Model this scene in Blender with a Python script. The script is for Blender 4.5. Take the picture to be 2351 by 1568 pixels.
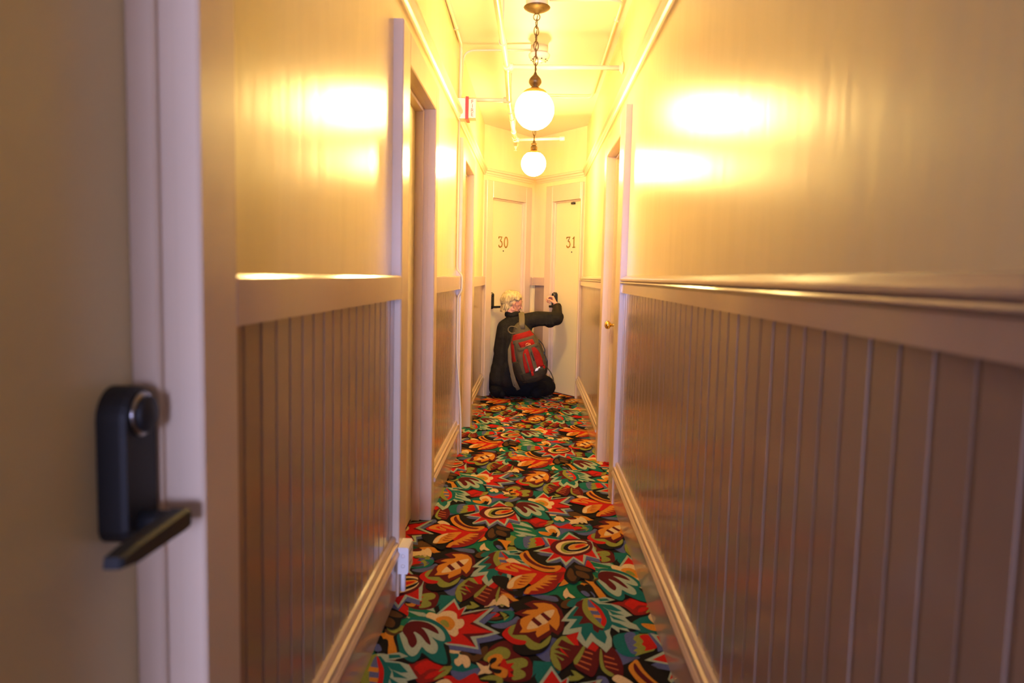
import bpy, bmesh, math, random
from mathutils import Vector, Matrix, noise
random.seed(7)
for o in list(bpy.data.objects): bpy.data.objects.remove(o)
SC = bpy.context.scene
COL = SC.collection

# ------------------------------------------------------------------ camera
CAM_H = 1.2
PITCH, YAW, ROLL, FPX = 0.0876, 0.0271, 0.0229, 1703.2
cam = bpy.data.cameras.new('camera'); camo = bpy.data.objects.new('camera', cam); COL.objects.link(camo)
cam.sensor_fit = 'HORIZONTAL'; cam.sensor_width = 36.0; cam.lens = FPX * 36.0 / 2351.0
r0 = Vector((math.cos(YAW), math.sin(YAW), 0)); f0 = Vector((-math.sin(YAW), math.cos(YAW), 0)); z0 = Vector((0, 0, 1))
fw = f0 * math.cos(PITCH) - z0 * math.sin(PITCH); up = f0 * math.sin(PITCH) + z0 * math.cos(PITCH)
ri = r0 * math.cos(ROLL) + up * math.sin(ROLL); up2 = up * math.cos(ROLL) - r0 * math.sin(ROLL)
camo.matrix_world = Matrix(((ri.x, up2.x, -fw.x, 0), (ri.y, up2.y, -fw.y, 0), (ri.z, up2.z, -fw.z, CAM_H), (0, 0, 0, 1)))
cam.dof.use_dof = True; cam.dof.focus_distance = 6.2; cam.dof.aperture_fstop = 2.8
cam.clip_start = 0.02
SC.camera = camo

# ------------------------------------------------------------------ daylight and exposure
LAMP_COL = (1.0, 0.68, 0.225)
LAMP_L = 128.0
DAY_COL = (0.50, 0.54, 1.0)
DAY_L = 140.0
EXPOSURE = -0.18
world = bpy.data.worlds.new('sky'); SC.world = world; world.use_nodes = True
bg = world.node_tree.nodes['Background']; bg.inputs[0].default_value = (*DAY_COL, 1); bg.inputs[1].default_value = DAY_L
vs = SC.view_settings
vs.view_transform = 'Standard'; vs.look = 'None'; vs.gamma = 1.0; vs.use_curve_mapping = False; vs.exposure = EXPOSURE
WIN = dict(y=-8.0, x0=-1.05, x1=0.95, z0=0.60, z1=2.30)
pl = bpy.data.lights.new('window_daylight', 'AREA'); plo = bpy.data.objects.new('window_daylight', pl); COL.objects.link(plo)
pl.shape = 'RECTANGLE'; pl.size = WIN['x1'] - WIN['x0']; pl.size_y = WIN['z1'] - WIN['z0']
pl.cycles.is_portal = True
plo.location = ((WIN['x0'] + WIN['x1']) / 2, WIN['y'] - 0.10, (WIN['z0'] + WIN['z1']) / 2); plo.rotation_euler = (math.radians(90), 0, 0)
SC.cycles.max_bounces = 10; SC.cycles.diffuse_bounces = 7; SC.cycles.glossy_bounces = 4
SC.cycles.sample_clamp_indirect = 12.0

# ------------------------------------------------------------------ materials
def srgb(r, g, b):
    f = lambda c: (c / 255 / 12.92) if c <= 10.3 else ((c / 255 + 0.055) / 1.055) ** 2.4
    return (f(r), f(g), f(b))
MATS = {}
def mat(name, col, rough=0.5, metal=0.0, bump=0.0, bscale=40.0, vary=0.0, vscale=6.0, coat=0.0, spec=0.5, attr=None, emit=None, stretch=None):
    if name in MATS: return MATS[name]
    m = bpy.data.materials.new(name); m.use_nodes = True; MATS[name] = m
    nt = m.node_tree; b = nt.nodes['Principled BSDF']; L = nt.links.new
    b.inputs['Base Color'].default_value = (*col, 1); b.inputs['Roughness'].default_value = rough; b.inputs['Metallic'].default_value = metal
    b.inputs['Coat Weight'].default_value = coat; b.inputs['Coat Roughness'].default_value = 0.12
    b.inputs['Specular IOR Level'].default_value = spec
    tc = nt.nodes.new('ShaderNodeTexCoord'); vec = tc.outputs['Object']
    if stretch:
        mp = nt.nodes.new('ShaderNodeMapping'); mp.inputs['Scale'].default_value = stretch; L(vec, mp.inputs[0]); vec = mp.outputs[0]
    csock = None
    if attr:
        an = nt.nodes.new('ShaderNodeAttribute'); an.attribute_name = attr; csock = an.outputs['Color']
    if vary:
        n = nt.nodes.new('ShaderNodeTexNoise'); n.inputs['Scale'].default_value = vscale; n.inputs['Detail'].default_value = 5; L(vec, n.inputs['Vector'])
        mr = nt.nodes.new('ShaderNodeMapRange'); mr.inputs[1].default_value = 0.3; mr.inputs[2].default_value = 0.7
        mr.inputs[3].default_value = 1 - vary; mr.inputs[4].default_value = 1 + vary; L(n.outputs[0], mr.inputs[0])
        mx = nt.nodes.new('ShaderNodeVectorMath'); mx.operation = 'SCALE'; L(mr.outputs[0], mx.inputs['Scale'])
        if csock: L(csock, mx.inputs[0])
        else: mx.inputs[0].default_value = col
        csock = mx.outputs[0]
    if csock: L(csock, b.inputs['Base Color'])
    if bump:
        n2 = nt.nodes.new('ShaderNodeTexNoise'); n2.inputs['Scale'].default_value = bscale; n2.inputs['Detail'].default_value = 3; L(vec, n2.inputs['Vector'])
        bp = nt.nodes.new('ShaderNodeBump'); bp.inputs['Strength'].default_value = bump; bp.inputs['Distance'].default_value = 0.01
        L(n2.outputs[0], bp.inputs['Height']); L(bp.outputs[0], b.inputs['Normal'])
    if emit:
        b.inputs['Emission Color'].default_value = (*emit[0], 1); b.inputs['Emission Strength'].default_value = emit[1]
    return m
M_WALL = mat('cream_gloss_wall_paint', (0.80, 0.68, 0.38), 0.26, bump=0.13, bscale=3.2, vary=0.03, vscale=3, stretch=(1.0, 4.0, 0.8))
M_CEIL = mat('cream_ceiling_paint', (0.72, 0.65, 0.55), 0.45, bump=0.05, bscale=8)
M_TRIM = mat('pinkish_beige_trim_paint', (0.62, 0.48, 0.335), 0.22, bump=0.05, bscale=12, vary=0.03, vscale=5)
M_RAIL = mat('dusty_rose_rail_paint', (0.52, 0.385, 0.285), 0.14, bump=0.05, bscale=12, vary=0.03, vscale=5)
M_PLANK = mat('dusty_rose_board_paint', (0.33, 0.232, 0.168), 0.17, bump=0.06, bscale=9, vary=0.04, vscale=5)
M_HALL = mat('dark_added_hall', (0.20, 0.13, 0.08), 0.5, vary=0.2, vscale=4)  # surfaces of the added hall, dark to cut daylight bounce
M_DOOR = mat('pale_cream_door_paint', (0.68, 0.60, 0.35), 0.36, bump=0.04, bscale=10)
M_PRAIL = mat('cream_picture_rail_paint', (0.70, 0.58, 0.38), 0.3, bump=0.04, bscale=12)
M_PIPE = mat('cream_painted_pipe', (0.66, 0.59, 0.43), 0.35)
M_BLACK = mat('black_lock_plastic', (0.008, 0.008, 0.009), 0.6, bump=0.03, bscale=300)
M_CHROME = mat('dark_chrome', (0.35, 0.34, 0.33), 0.2, 1.0)
M_BRASS = mat('polished_brass', (0.72, 0.48, 0.16), 0.22, 1.0)
M_ABRASS = mat('antique_brass', (0.13, 0.082, 0.03), 0.45, 0.7, vary=0.25, vscale=60)
M_GOLD = mat('gold_number_paint', (0.30, 0.17, 0.02), 0.45, 0.4)
M_WHITE = mat('white_plastic', (0.75, 0.72, 0.66), 0.35)
M_RED = mat('red_alarm_plastic', (0.65, 0.03, 0.015), 0.35)
M_DARK = mat('dark_slots', (0.02, 0.018, 0.015), 0.6)
M_CARPET = mat('woven_carpet_pile', (0.1, 0.1, 0.1), 0.92, attr='pile', vary=0.22, vscale=260, bump=0.5, bscale=420, spec=0.15)

# ------------------------------------------------------------------ mesh helpers
class MB:
    def __init__(s): s.v = []; s.f = []; s.sm = []
    def add(s, vs, fs, smooth=False):
        b = len(s.v); s.v += [tuple(v) for v in vs]; s.f += [tuple(i + b for i in f) for f in fs]; s.sm += [smooth] * len(fs)
    def build(s, name, m, parent=None, loc=None):
        me = bpy.data.meshes.new(name); me.from_pydata(s.v, [], s.f); me.update()
        bm = bmesh.new(); bm.from_mesh(me); bmesh.ops.recalc_face_normals(bm, faces=bm.faces); bm.to_mesh(me); bm.free()
        me.polygons.foreach_set('use_smooth', s.sm)
        if m: me.materials.append(m)
        return link(name, me, parent)
def link(name, me, parent=None):
    o = bpy.data.objects.new(name, me); COL.objects.link(o)
    if parent: o.parent = parent
    return o
def tag(o, label, cat=None, group=None, kind=None):
    o['label'] = label
    if cat: o['category'] = cat
    if group: o['group'] = group
    if kind: o['kind'] = kind
    return o
def empty(name, loc=(0, 0, 0), rz=0):
    o = bpy.data.objects.new(name, None); COL.objects.link(o); o.location = loc; o.rotation_euler = (0, 0, rz); o.empty_display_size = 0.1
    return o
class Frame:
    """wall-local frame: u along the wall, n out of the wall into the corridor, z up"""
    def __init__(s, o, u, n): s.o = Vector((o[0], o[1], 0)); s.u = Vector((u[0], u[1], 0)).normalized(); s.n = Vector((n[0], n[1], 0)).normalized()
    def p(s, u, n, z): return s.o + s.u * u + s.n * n + Vector((0, 0, z))
CH = 0.003
def cbox(mb, fr, u0, u1, n0, n1, z0, z1, c=CH):
    """box with its outer (n1) edges chamfered"""
    P = fr.p
    c = min(c, abs(u1 - u0) * .3, abs(z1 - z0) * .3, abs(n1 - n0) * .5)
    vs = [P(u0, n0, z0), P(u1, n0, z0), P(u1, n0, z1), P(u0, n0, z1),
          P(u0, n1 - c, z0), P(u1, n1 - c, z0), P(u1, n1 - c, z1), P(u0, n1 - c, z1),
          P(u0 + c, n1, z0 + c), P(u1 - c, n1, z0 + c), P(u1 - c, n1, z1 - c), P(u0 + c, n1, z1 - c)]
    fs = [(0, 1, 2, 3), (0, 1, 5, 4), (1, 2, 6, 5), (2, 3, 7, 6), (3, 0, 4, 7), (4, 5, 9, 8), (5, 6, 10, 9), (6, 7, 11, 10), (7, 4, 8, 11), (8, 9, 10, 11)]
    mb.add(vs, fs)
WF = Frame((0, 0), (1, 0), (0, 1))
def wbox(mb, x0, x1, y0, y1, z0, z1, c=0.0):
    cbox(mb, WF, x0, x1, y0, y1, z0, z1, max(c, 0.0005))
def extrude(mb, fr, u0, u1, prof, smooth=False):
    """closed (n,z) profile swept along u"""
    n = len(prof)
    vs = [fr.p(u0, a, b) for a, b in prof] + [fr.p(u1, a, b) for a, b in prof]
    mb.add(vs, [(i, (i + 1) % n, n + (i + 1) % n, n + i) for i in range(n)], smooth)
    mb.add(vs[:n], [tuple(range(n))]); mb.add(vs[n:], [tuple(range(n))])
def lathe(mb, c, prof, ax=Vector((0, 0, 1)), seg=28, smooth=True):
    ax = Vector(ax).normalized(); a = ax.orthogonal().normalized(); b = ax.cross(a); c = Vector(c)
    vs = []; fs = []
    for r, h in prof:
        for k in range(seg):
            t = 2 * math.pi * k / seg; vs.append(c + ax * h + (a * math.cos(t) + b * math.sin(t)) * max(r, 1e-5))
    for i in range(len(prof) - 1):
        for k in range(seg):
            k2 = (k + 1) % seg; fs.append((i * seg + k, i * seg + k2, (i + 1) * seg + k2, (i + 1) * seg + k))
    fs.append(tuple(range(seg))); fs.append(tuple((len(prof) - 1) * seg + k for k in range(seg)))
    mb.add(vs, fs, smooth)
def tube(mb, pts, r, seg=10, closed=False, flat=1.0, upv=None):
    pts = [Vector(p) for p in pts]; n = len(pts)
    rs = r if isinstance(r, (list, tuple)) else [r] * n
    vs = []; prev = None
    for i, p in enumerate(pts):
        if closed: t = pts[(i + 1) % n] - pts[i - 1]
        else: t = pts[min(i + 1, n - 1)] - pts[max(i - 1, 0)]
        t.normalize()
        if upv is not None: a = Vector(upv) - t * t.dot(Vector(upv)); a = a.normalized() if a.length > 1e-4 else t.orthogonal().normalized()
        elif prev is None: a = t.orthogonal().normalized()
        else: a = (prev - t * prev.dot(t)).normalized()
        prev = a; b = t.cross(a)
        for k in range(seg):
            th = 2 * math.pi * k / seg; vs.append(p + (a * math.cos(th) * flat + b * math.sin(th)) * rs[i])
    fs = []
    for i in range(n if closed else n - 1):
        j = (i + 1) % n
        for k in range(seg):
            k2 = (k + 1) % seg; fs.append((i * seg + k, i * seg + k2, j * seg + k2, j * seg + k))
    if not closed: fs += [tuple(range(seg)), tuple((n - 1) * seg + k for k in range(seg))]
    mb.add(vs, fs, True)
def arc(path, rad=0.06, n=6):
    """round the corners of a polyline"""
    P = [Vector(p) for p in path]; out = [P[0]]
    for i in range(1, len(P) - 1):
        a = (P[i - 1] - P[i]); b = (P[i + 1] - P[i]); r = min(rad, a.length * .45, b.length * .45)
        p0 = P[i] + a.normalized() * r; p1 = P[i] + b.normalized() * r
        for k in range(n + 1):
            t = k / n; out.append(p0 * (1 - t) ** 2 + P[i] * 2 * t * (1 - t) + p1 * t * t)
    out.append(P[-1]); return out
def caps_mesh(mb, p0, r0, p1, r1, seg=14, rings=5):
    p0 = Vector(p0); p1 = Vector(p1); ax = p1 - p0; l = ax.length
    if l < 1e-5: ax = Vector((0, 0, 1)); 
    prof = []
    for i in range(rings + 1):
        t = -math.pi / 2 + (math.pi / 2) * i / rings; prof.append((r0 * math.cos(t), r0 * math.sin(t)))
    for i in range(rings + 1):
        t = (math.pi / 2) * i / rings; prof.append((r1 * math.cos(t), l + r1 * math.sin(t)))
    lathe(mb, p0, prof, ax, seg)
def blob(name, caps, voxel, m, parent=None, smooth=4, factor=0.5):
    """rounded cones fused into one continuous surface"""
    mb = MB()
    for c in caps: caps_mesh(mb, *c)
    o = mb.build(name, m, None)
    md = o.modifiers.new('r', 'REMESH'); md.mode = 'VOXEL'; md.voxel_size = voxel
    if smooth:
        s = o.modifiers.new('s', 'SMOOTH'); s.iterations = smooth; s.factor = factor
    dg = bpy.context.evaluated_depsgraph_get(); me = bpy.data.meshes.new_from_object(o.evaluated_get(dg))
    bpy.data.objects.remove(o)
    me.name = name; me.polygons.foreach_set('use_smooth', [True] * len(me.polygons))
    if not me.materials: me.materials.append(m)
    return link(name, me, parent)
TRIM = [0]
def trim_name():
    TRIM[0] += 1; return 'trim_%d' % TRIM[0]
CARPET = [
('green',1,'133,2849 172,2842 217,2856 234,2794 255,2701 205,2673 143,2678 120,2724 82,2716 40,2698 19,2721 104,2773'),
('slate',1,'19,2721 82,2716 115,2704 120,2666 73,2672 40,2693'),
('teal',1,'16,3410 85,3479 175,3456 220,3406 189,3403 154,3319 76,3348 37,3352'),
('slate',1,'158,3486 202,3474 284,3498 309,3476 252,3409 201,3443 159,3385 144,3332 140,3354 155,3408'),
('slate',0,'88,2392 78,2354 72,2308 30,2283 58,2238 84,2219 81,2278 88,2327 114,2375'),
('teal',0,'30,2232 58,2230 88,2220 112,2173 90,2136 66,2206 20,2128 14,2158 28,2191'),
('slate',1,'295,2324 327,2292 369,2277 344,2254 315,2232 306,2231 304,2281'),
('slate',1,'223,2153 248,2151 254,2110 219,2108'),
('slate',1,'-117,2462 -57,2491 -29,2533 -17,2504 -56,2448 -89,2438'),
('slate',1,'-112,2588 -61,2587 -48,2630 -39,2583 -71,2560'),
('teal',1,'126,1714 104,1799 142,1810 184,1749 210,1732 202,1686 151,1683'),
('slate',1,'129,1703 165,1695 211,1724 210,1679 179,1652 150,1650 134,1674'),
('teal',0,'34,2138 54,2228 95,2231 105,2176 83,2202 46,2092'),
('green',1,'250,3095 337,3120 401,2905 365,2865 274,2835 247,2959'),
('red',1,'244,2998 262,3083 285,2988 275,2954'),
('mint',0,'267,3072 324,3090 365,3041 377,3009 325,3036'),
('mint',0,'274,3012 338,3000 373,2963 325,2973'),
('mint',0,'281,2966 339,2946 392,2911 386,2899 326,2912'),
('mint',0,'293,2909 326,2919 358,2885 314,2887'),
('olive',1,'252,2865 276,2900 304,2862 306,2798 280,2771 261,2808'),
('olive',1,'264,2746 288,2755 304,2729 290,2695 265,2699'),
('orange',1,'215,2839 253,2829 279,2820 263,2773 262,2702 246,2714 230,2777'),
('maroon',1,'-117,2280 -94,2332 -53,2357 -24,2328 -12,2259 12,2252 27,2202 21,2124 -25,2103 -64,2114 -95,2149 -109,2224'),
('olive',1,'-128,2230 -116,2271 -97,2294 -81,2312 -57,2305 -44,2277 -49,2244 -65,2235 -91,2257 -109,2216'),
('olive',1,'-58,2216 -42,2232 -8,2247 11,2228 9,2197 -11,2181 3,2163 5,2137 -16,2118 -35,2120 -31,2172'),
('orange',1,'-114,2239 -91,2265 -70,2258 -67,2227 -81,2191 -57,2189 -48,2159 -55,2126 -82,2135 -98,2178 -111,2212'),
('red',0,'-69,2227 -61,2239 -52,2208 -30,2214 -41,2186 -29,2172 -42,2160 -28,2135 -45,2130 -48,2170 -75,2191'),
('black',1,'-107,2220 -98,2240 -86,2239 -89,2217 -100,2201 -103,2182 -88,2175 -68,2169 -71,2150 -87,2149 -98,2167 -110,2166'),
('brown',1,'149,1827 166,1816 193,1793 214,1848 230,1854 229,1808 200,1758 174,1772 146,1810'),
('cream',1,'105,1824 118,1841 139,1843 151,1827 142,1810 147,1798 169,1791 181,1761 182,1730 169,1719 159,1743 148,1727 135,1742 132,1765 141,1778 141,1802 116,1804'),
('cream',0,'200,1754 217,1744 238,1734 244,1753 242,1715 254,1697 245,1689 231,1692 210,1679 218,1710'),
('maroon',1,'208,1762 228,1760 239,1745 228,1733 215,1744'),
('red',1,'108,3517 133,3526 159,3502 201,3547 222,3501 246,3497 222,3468 180,3471 136,3487'),
('olive',1,'218,3514 251,3538 282,3527 288,3501 268,3463 246,3458 271,3503 245,3510'),
('brown',1,'-168,2759 -114,2780 -53,2771 -71,2725 -130,2704 -164,2723'),
('dgreen',1,'-176,2729 -153,2724 -130,2704 -154,2684 -175,2696'),
('maroon',1,'-157,2684 -120,2684 -112,2656 -145,2649'),
('cream',1,'-166,2679 -140,2657 -107,2671 -114,2699 -93,2672 -78,2618 -86,2602 -103,2622 -149,2593 -140,2632'),
('orange',1,'-123,2705 -90,2712 -64,2682 -23,2654 -44,2642 -79,2670 -106,2685'),
('teal',1,'-134,2490 -102,2487 -74,2504 -54,2536 -83,2569 -39,2567 -49,2501 -88,2474 -120,2476'),
('red',1,'-130,2500 -120,2556 -89,2543 -104,2517'),
('brown',1,'-126,2500 -104,2522 -76,2516 -103,2497'),
('olive',1,'-92,2563 -64,2540 -76,2514 -56,2530 -73,2494 -74,2517'),
('dred',1,'-46,1706 -8,1728 25,1749 47,1765 81,1734 124,1729 128,1711 115,1669 93,1643 67,1627 38,1625 19,1670 -5,1698'),
('red',1,'14,1714 48,1755 92,1727 101,1701 65,1706 41,1671 29,1685'),
('red',1,'54,1647 68,1684 106,1698 81,1660'),
('olive',1,'108,1728 127,1724 127,1703 115,1671 82,1642 98,1679 113,1706 91,1689'),
('black',1,'-126,1840 -119,1875 -98,1868 -77,1762 -94,1753 -119,1759'),
('slate',1,'-114,1804 -101,1809 -89,1769 -101,1756 -116,1771'),
('orange',1,'-120,1924 -77,1914 -63,1828 -47,1758 -70,1745 -86,1806 -96,1868'),
('brown',1,'-121,1947 -88,1927 -65,1942 -68,1915 -85,1902 -113,1918'),
('olive',1,'-121,1995 -101,2008 -79,1969 -76,1937 -86,1920 -112,1939 -123,1971'),
('teal',1,'-55,3314 16,3350 37,3337 34,3223 -7,3179 -50,3209'),
('slate',1,'-17,3325 21,3343 17,3222 -10,3206'),
('olive',0,'16,3320 37,3337 68,3340 82,3255 67,3226 0,3186 12,3214 -1,3220 17,3242 2,3255 19,3278 9,3298'),
('red',1,'34,3322 65,3332 82,3255 62,3233 37,3223 44,3245 34,3265 42,3287'),
('slate',0,'65,3343 88,3349 109,3230 79,3220 82,3255'),
('orange',1,'53,3413 95,3410 115,3389 99,3361 68,3377'),
('cream',1,'86,3455 93,3487 118,3506 139,3484 153,3430 153,3385 137,3348 126,3397 105,3403'),
('orange',1,'101,3441 122,3462 138,3429 131,3398 108,3403'),
('black',0,'118,3408 126,3413 131,3398 143,3418 138,3361 127,3351 102,3372 120,3378'),
('slate',0,'197,3375 249,3286 296,3276 299,3188 314,3055 258,3087 242,2989 202,3057 165,2970 145,3053 69,2980 113,3100 30,3124 106,3190 75,3302 155,3270'),
('mint',0,'196,3419 249,3327 297,3317 300,3227 315,3091 258,3124 241,3023 201,3093 164,3005 144,3088 67,3014 111,3137 27,3162 104,3229 73,3344 154,3311'),
('red',0,'196,3389 241,3327 293,3303 288,3205 304,3102 247,3142 238,3050 202,3113 167,3044 144,3107 86,3052 119,3144 51,3167 106,3213 91,3327 159,3305'),
('maroon',1,'103,3209 123,3287 170,3320 221,3332 272,3322 294,3281 292,3219 270,3164 221,3121 173,3113 128,3138'),
('cream',1,'129,3211 142,3268 181,3300 233,3311 268,3300 274,3266 282,3246 271,3204 236,3161 186,3137 151,3153'),
('olive',1,'150,3206 162,3262 194,3290 224,3296 192,3258 170,3208 178,3169 217,3162 175,3152 154,3173'),
('black',1,'163,3214 182,3264 232,3293 267,3286 272,3269 243,3273 205,3259 184,3223 191,3193 226,3200 263,3237 280,3263 270,3217 232,3180 188,3171 169,3188'),
('orange',1,'185,3220 207,3256 256,3278 271,3265 255,3229 219,3202 192,3200'),
('red',1,'213,3226 229,3255 263,3265 254,3243 227,3219'),
('slate',0,'100,2162 128,2080 157,2114 142,2051 186,2075 249,2097 201,1988 278,1914 238,1887 201,1871 214,1801 153,1817 100,1825 71,1892 50,2034'),
('black',0,'128,2093 237,2133 229,2106 188,2023 179,2022'),
('mint',0,'85,2202 114,2118 143,2152 128,2088 173,2112 237,2135 188,2023 266,1947 226,1919 189,1903 203,1831 140,1847 87,1856 57,1924 35,2071'),
('red',0,'86,2175 110,2107 131,2135 123,2072 174,2097 219,2124 168,2016 246,1950 211,1927 166,1914 193,1845 139,1860 96,1865 67,1925 43,2066'),
('maroon',0,'216,2123 125,2074 118,2052 161,2080 175,2076'),
('maroon',0,'245,1950 186,1938 139,1930 158,1905 193,1845 168,1914 211,1927'),
('maroon',0,'168,2019 158,2006 194,1980 242,1952'),
('cream',1,'0,2058 8,2081 28,2075 41,2066 58,2093 85,2098 106,2076 113,2037 131,2038 140,2005 134,1976 123,1961 127,1934 117,1911 100,1923 79,1953 46,2002 26,2020 9,2029'),
('orange',1,'37,2026 52,2052 81,2054 103,2021 109,1988 99,1955 85,1958 67,1985'),
('olive',1,'55,2008 66,2028 84,2010 90,1977 79,1976'),
('black',1,'-77,1914 -63,1828 -38,1749 -11,1731 13,1733 26,1781 73,1737 123,1725 112,1800 86,1865'),
('teal',1,'-58,2024 -36,2043 8,2038 53,2003 83,1958 105,1901 108,1875 86,1860 99,1807 111,1736 72,1745 26,1797 22,1769 8,1740 -13,1747 -40,1781 -58,1837 -75,1905 -63,1933'),
('mint',1,'-62,1929 -68,1915 -49,1855 -32,1810 -15,1782 -2,1773 10,1788 16,1821 20,1834 36,1810 55,1793 69,1800 71,1830 63,1863 42,1901 62,1884 84,1877 86,1904 71,1948 45,1983 12,2009 -23,2016 -51,2009'),
('maroon',1,'-63,1933 -56,1995 -26,1978 -19,1937 -35,1926'),
('maroon',1,'-57,1952 -34,1945 -12,1901 -1,1858 -10,1826 -26,1848 -40,1890 -60,1929'),
('maroon',1,'-44,1977 -4,1965 26,1913 45,1851 28,1865 2,1911 -30,1945'),
('maroon',1,'-52,2000 -22,2012 15,2000 47,1965 62,1925 42,1937 8,1962 -38,1968'),
('olive',0,'144,2181 158,2176 183,2143 163,2122 138,2117 133,2143 154,2149'),
('maroon',1,'138,2398 184,2430 176,2380 189,2335 158,2245 112,2173 94,2196 82,2257 86,2309 110,2365'),
('red',0,'138,2398 184,2430 176,2380 178,2334 154,2341'),
('red',0,'109,2338 139,2269 124,2277 143,2253 120,2290'),
('olive',0,'124,2395 138,2396 165,2333 143,2349 123,2371 108,2329 152,2301 112,2316 97,2305 139,2265 107,2280 94,2279 127,2243 120,2234 102,2262 113,2213 115,2185 111,2172 94,2196 82,2248 86,2314 105,2365'),
('maroon',1,'194,2335 204,2318 225,2365 244,2325 237,2243 224,2185 208,2146 182,2166 159,2196 156,2237 173,2285'),
('red',0,'204,2318 225,2362 242,2329 229,2297'),
('olive',1,'193,2335 198,2326 185,2273 167,2221 158,2216 156,2241 175,2289'),
('rust',0,'194,2302 219,2288 219,2277 193,2291'),
('rust',0,'185,2273 214,2254 214,2245 182,2264'),
('rust',0,'177,2242 209,2220 209,2211 174,2234'),
('rust',0,'166,2221 201,2189 200,2180 163,2213'),
('maroon',1,'251,2321 263,2293 285,2333 303,2273 308,2223 304,2178 297,2149 269,2160 245,2190 237,2243 243,2290'),
('olive',1,'248,2321 250,2290 248,2243 252,2195 274,2165 262,2152 240,2186 237,2238 242,2290'),
('rust',0,'255,2278 286,2259 285,2251 254,2268'),
('rust',0,'252,2244 291,2226 290,2218 251,2234'),
('rust',0,'252,2215 292,2193 291,2186 253,2206'),
('orange',1,'-93,2709 -60,2709 -38,2670 -8,2643 -41,2643 -67,2679 -84,2695'),
('cream',1,'-108,2606 -100,2665 -85,2700 -64,2663 -58,2602 -68,2604 -87,2621'),
('black',1,'-61,2619 29,2672 114,2647 142,2562 164,2481 141,2422 114,2381 93,2385 83,2331 61,2283 31,2265 -11,2262 -38,2300 -24,2354 28,2469'),
('red',1,'-74,2382 -69,2421 -47,2454 -24,2453 -37,2385 11,2354 5,2332 -20,2324 -43,2336'),
('olive',1,'-56,2406 -50,2445 -35,2464 -26,2464 -32,2413 -42,2390 2,2391 26,2374 48,2336 67,2361 88,2396 82,2347 64,2314 40,2295 18,2300 3,2330 5,2351 -34,2366'),
('maroon',0,'-5,2630 30,2662 79,2660 112,2640 132,2585 139,2508 133,2444 112,2399 92,2423 82,2390 54,2358 48,2336 31,2348 15,2373 2,2394 -42,2390 -33,2452 -26,2499 -6,2525 -42,2549 -13,2579 5,2587 26,2595'),
('orange',0,'27,2636 68,2644 96,2632 115,2596 123,2536 119,2471 108,2432 98,2452 84,2480 85,2434 59,2399 43,2378 37,2402 40,2425 13,2411 -17,2406 -8,2437 -17,2471 -15,2506 -1,2525 20,2545 -12,2553 6,2577 45,2590 48,2603'),
('cream',1,'7,2436 14,2474 23,2498 56,2554 84,2581 105,2588 100,2552 89,2521 77,2485 58,2466 44,2448 23,2436'),
('maroon',0,'21,2502 31,2526 60,2475 47,2455'),
('maroon',0,'54,2550 65,2565 93,2515 80,2496'),
('brown',1,'128,2629 145,2671 171,2678 163,2615 142,2602'),
('teal',1,'266,2692 223,2700 171,2678 151,2631 168,2615 194,2634 220,2653'),
('mint',0,'212,2688 167,2598 145,2553 126,2501 157,2501 136,2454 127,2403 148,2406 184,2428 174,2379 190,2339 204,2317 225,2365 249,2325 263,2293 286,2337 291,2388 288,2426 297,2471 321,2431 324,2458 359,2439 349,2470 396,2453 387,2493 368,2512 354,2548 383,2566 369,2592 345,2640 316,2655 271,2663 292,2665 335,2689 302,2713 267,2698 244,2702'),
('teal',0,'217,2682 166,2576 146,2520 183,2521 152,2445 196,2464 190,2419 202,2361 225,2426 240,2384 265,2351 276,2396 271,2439 291,2456 305,2497 301,2560 300,2597 270,2651 248,2685'),
('teal',0,'268,2651 315,2646 350,2596 329,2592 296,2608'),
('teal',0,'299,2606 328,2582 355,2561 312,2566'),
('teal',0,'297,2567 333,2535 356,2511 313,2529'),
('teal',0,'297,2517 329,2499 362,2461 325,2468 299,2491'),
('teal',0,'272,2695 305,2698 314,2681 277,2671'),
('maroon',0,'217,2688 190,2657 181,2627 195,2617 169,2543 198,2546 205,2539 186,2482 224,2496 235,2487 234,2446 248,2422 255,2448 266,2443 278,2477 256,2488 225,2554 214,2607'),
('olive',1,'219,2688 236,2692 232,2637 241,2560 256,2509 275,2472 265,2458 244,2482 221,2532 208,2590 210,2647'),
('slate',1,'235,2684 259,2639 277,2563 279,2505 273,2474 256,2509 238,2565 230,2637'),
('orange',0,'228,2620 258,2614 261,2588 228,2594'),
('orange',0,'241,2561 274,2557 275,2533 245,2538'),
('red',1,'236,2687 253,2656 274,2607 285,2542 285,2506 273,2473 264,2494 270,2531 263,2589 245,2649'),
('black',1,'198,2802 219,2819 236,2789 250,2740 257,2705 229,2712 204,2756'),
('slate',1,'210,2752 228,2758 244,2720 227,2712'),
('cream',0,'158,2783 167,2733 188,2696 175,2689 161,2703 150,2684 141,2711 144,2746'),
('orange',0,'151,2867 167,2825 144,2802 127,2793'),
('black',1,'-132,2873 -68,2857 -74,2750 -38,2739 -11,2762 -12,2694 -37,2692 -121,2801'),
('black',1,'7,3154 69,3101 88,3028 142,3033 152,3004 87,2986 57,3013 34,3060'),
('red',1,'-130,2942 -101,2999 -57,3021 -8,2994 56,2933 113,2925 145,2988 165,2950 151,2870 132,2827 90,2796 25,2796 -39,2872 -88,2906'),
('orange',1,'-117,2950 -104,2989 -70,3013 -67,2989 -87,2966 -31,2918 -78,2934'),
('orange',1,'-64,3003 -29,2982 23,2940 -14,2946 -52,2977'),
('orange',0,'-71,2982 -34,2944 -31,2921 -62,2949'),
('cream',1,'-88,3042 -67,3066 -36,3037 -22,3005 -52,3018 -70,3015'),
('orange',1,'-71,2760 -67,2828 -44,2874 -1,2902 42,2912 29,2866 21,2836 -7,2775 -42,2755'),
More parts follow.
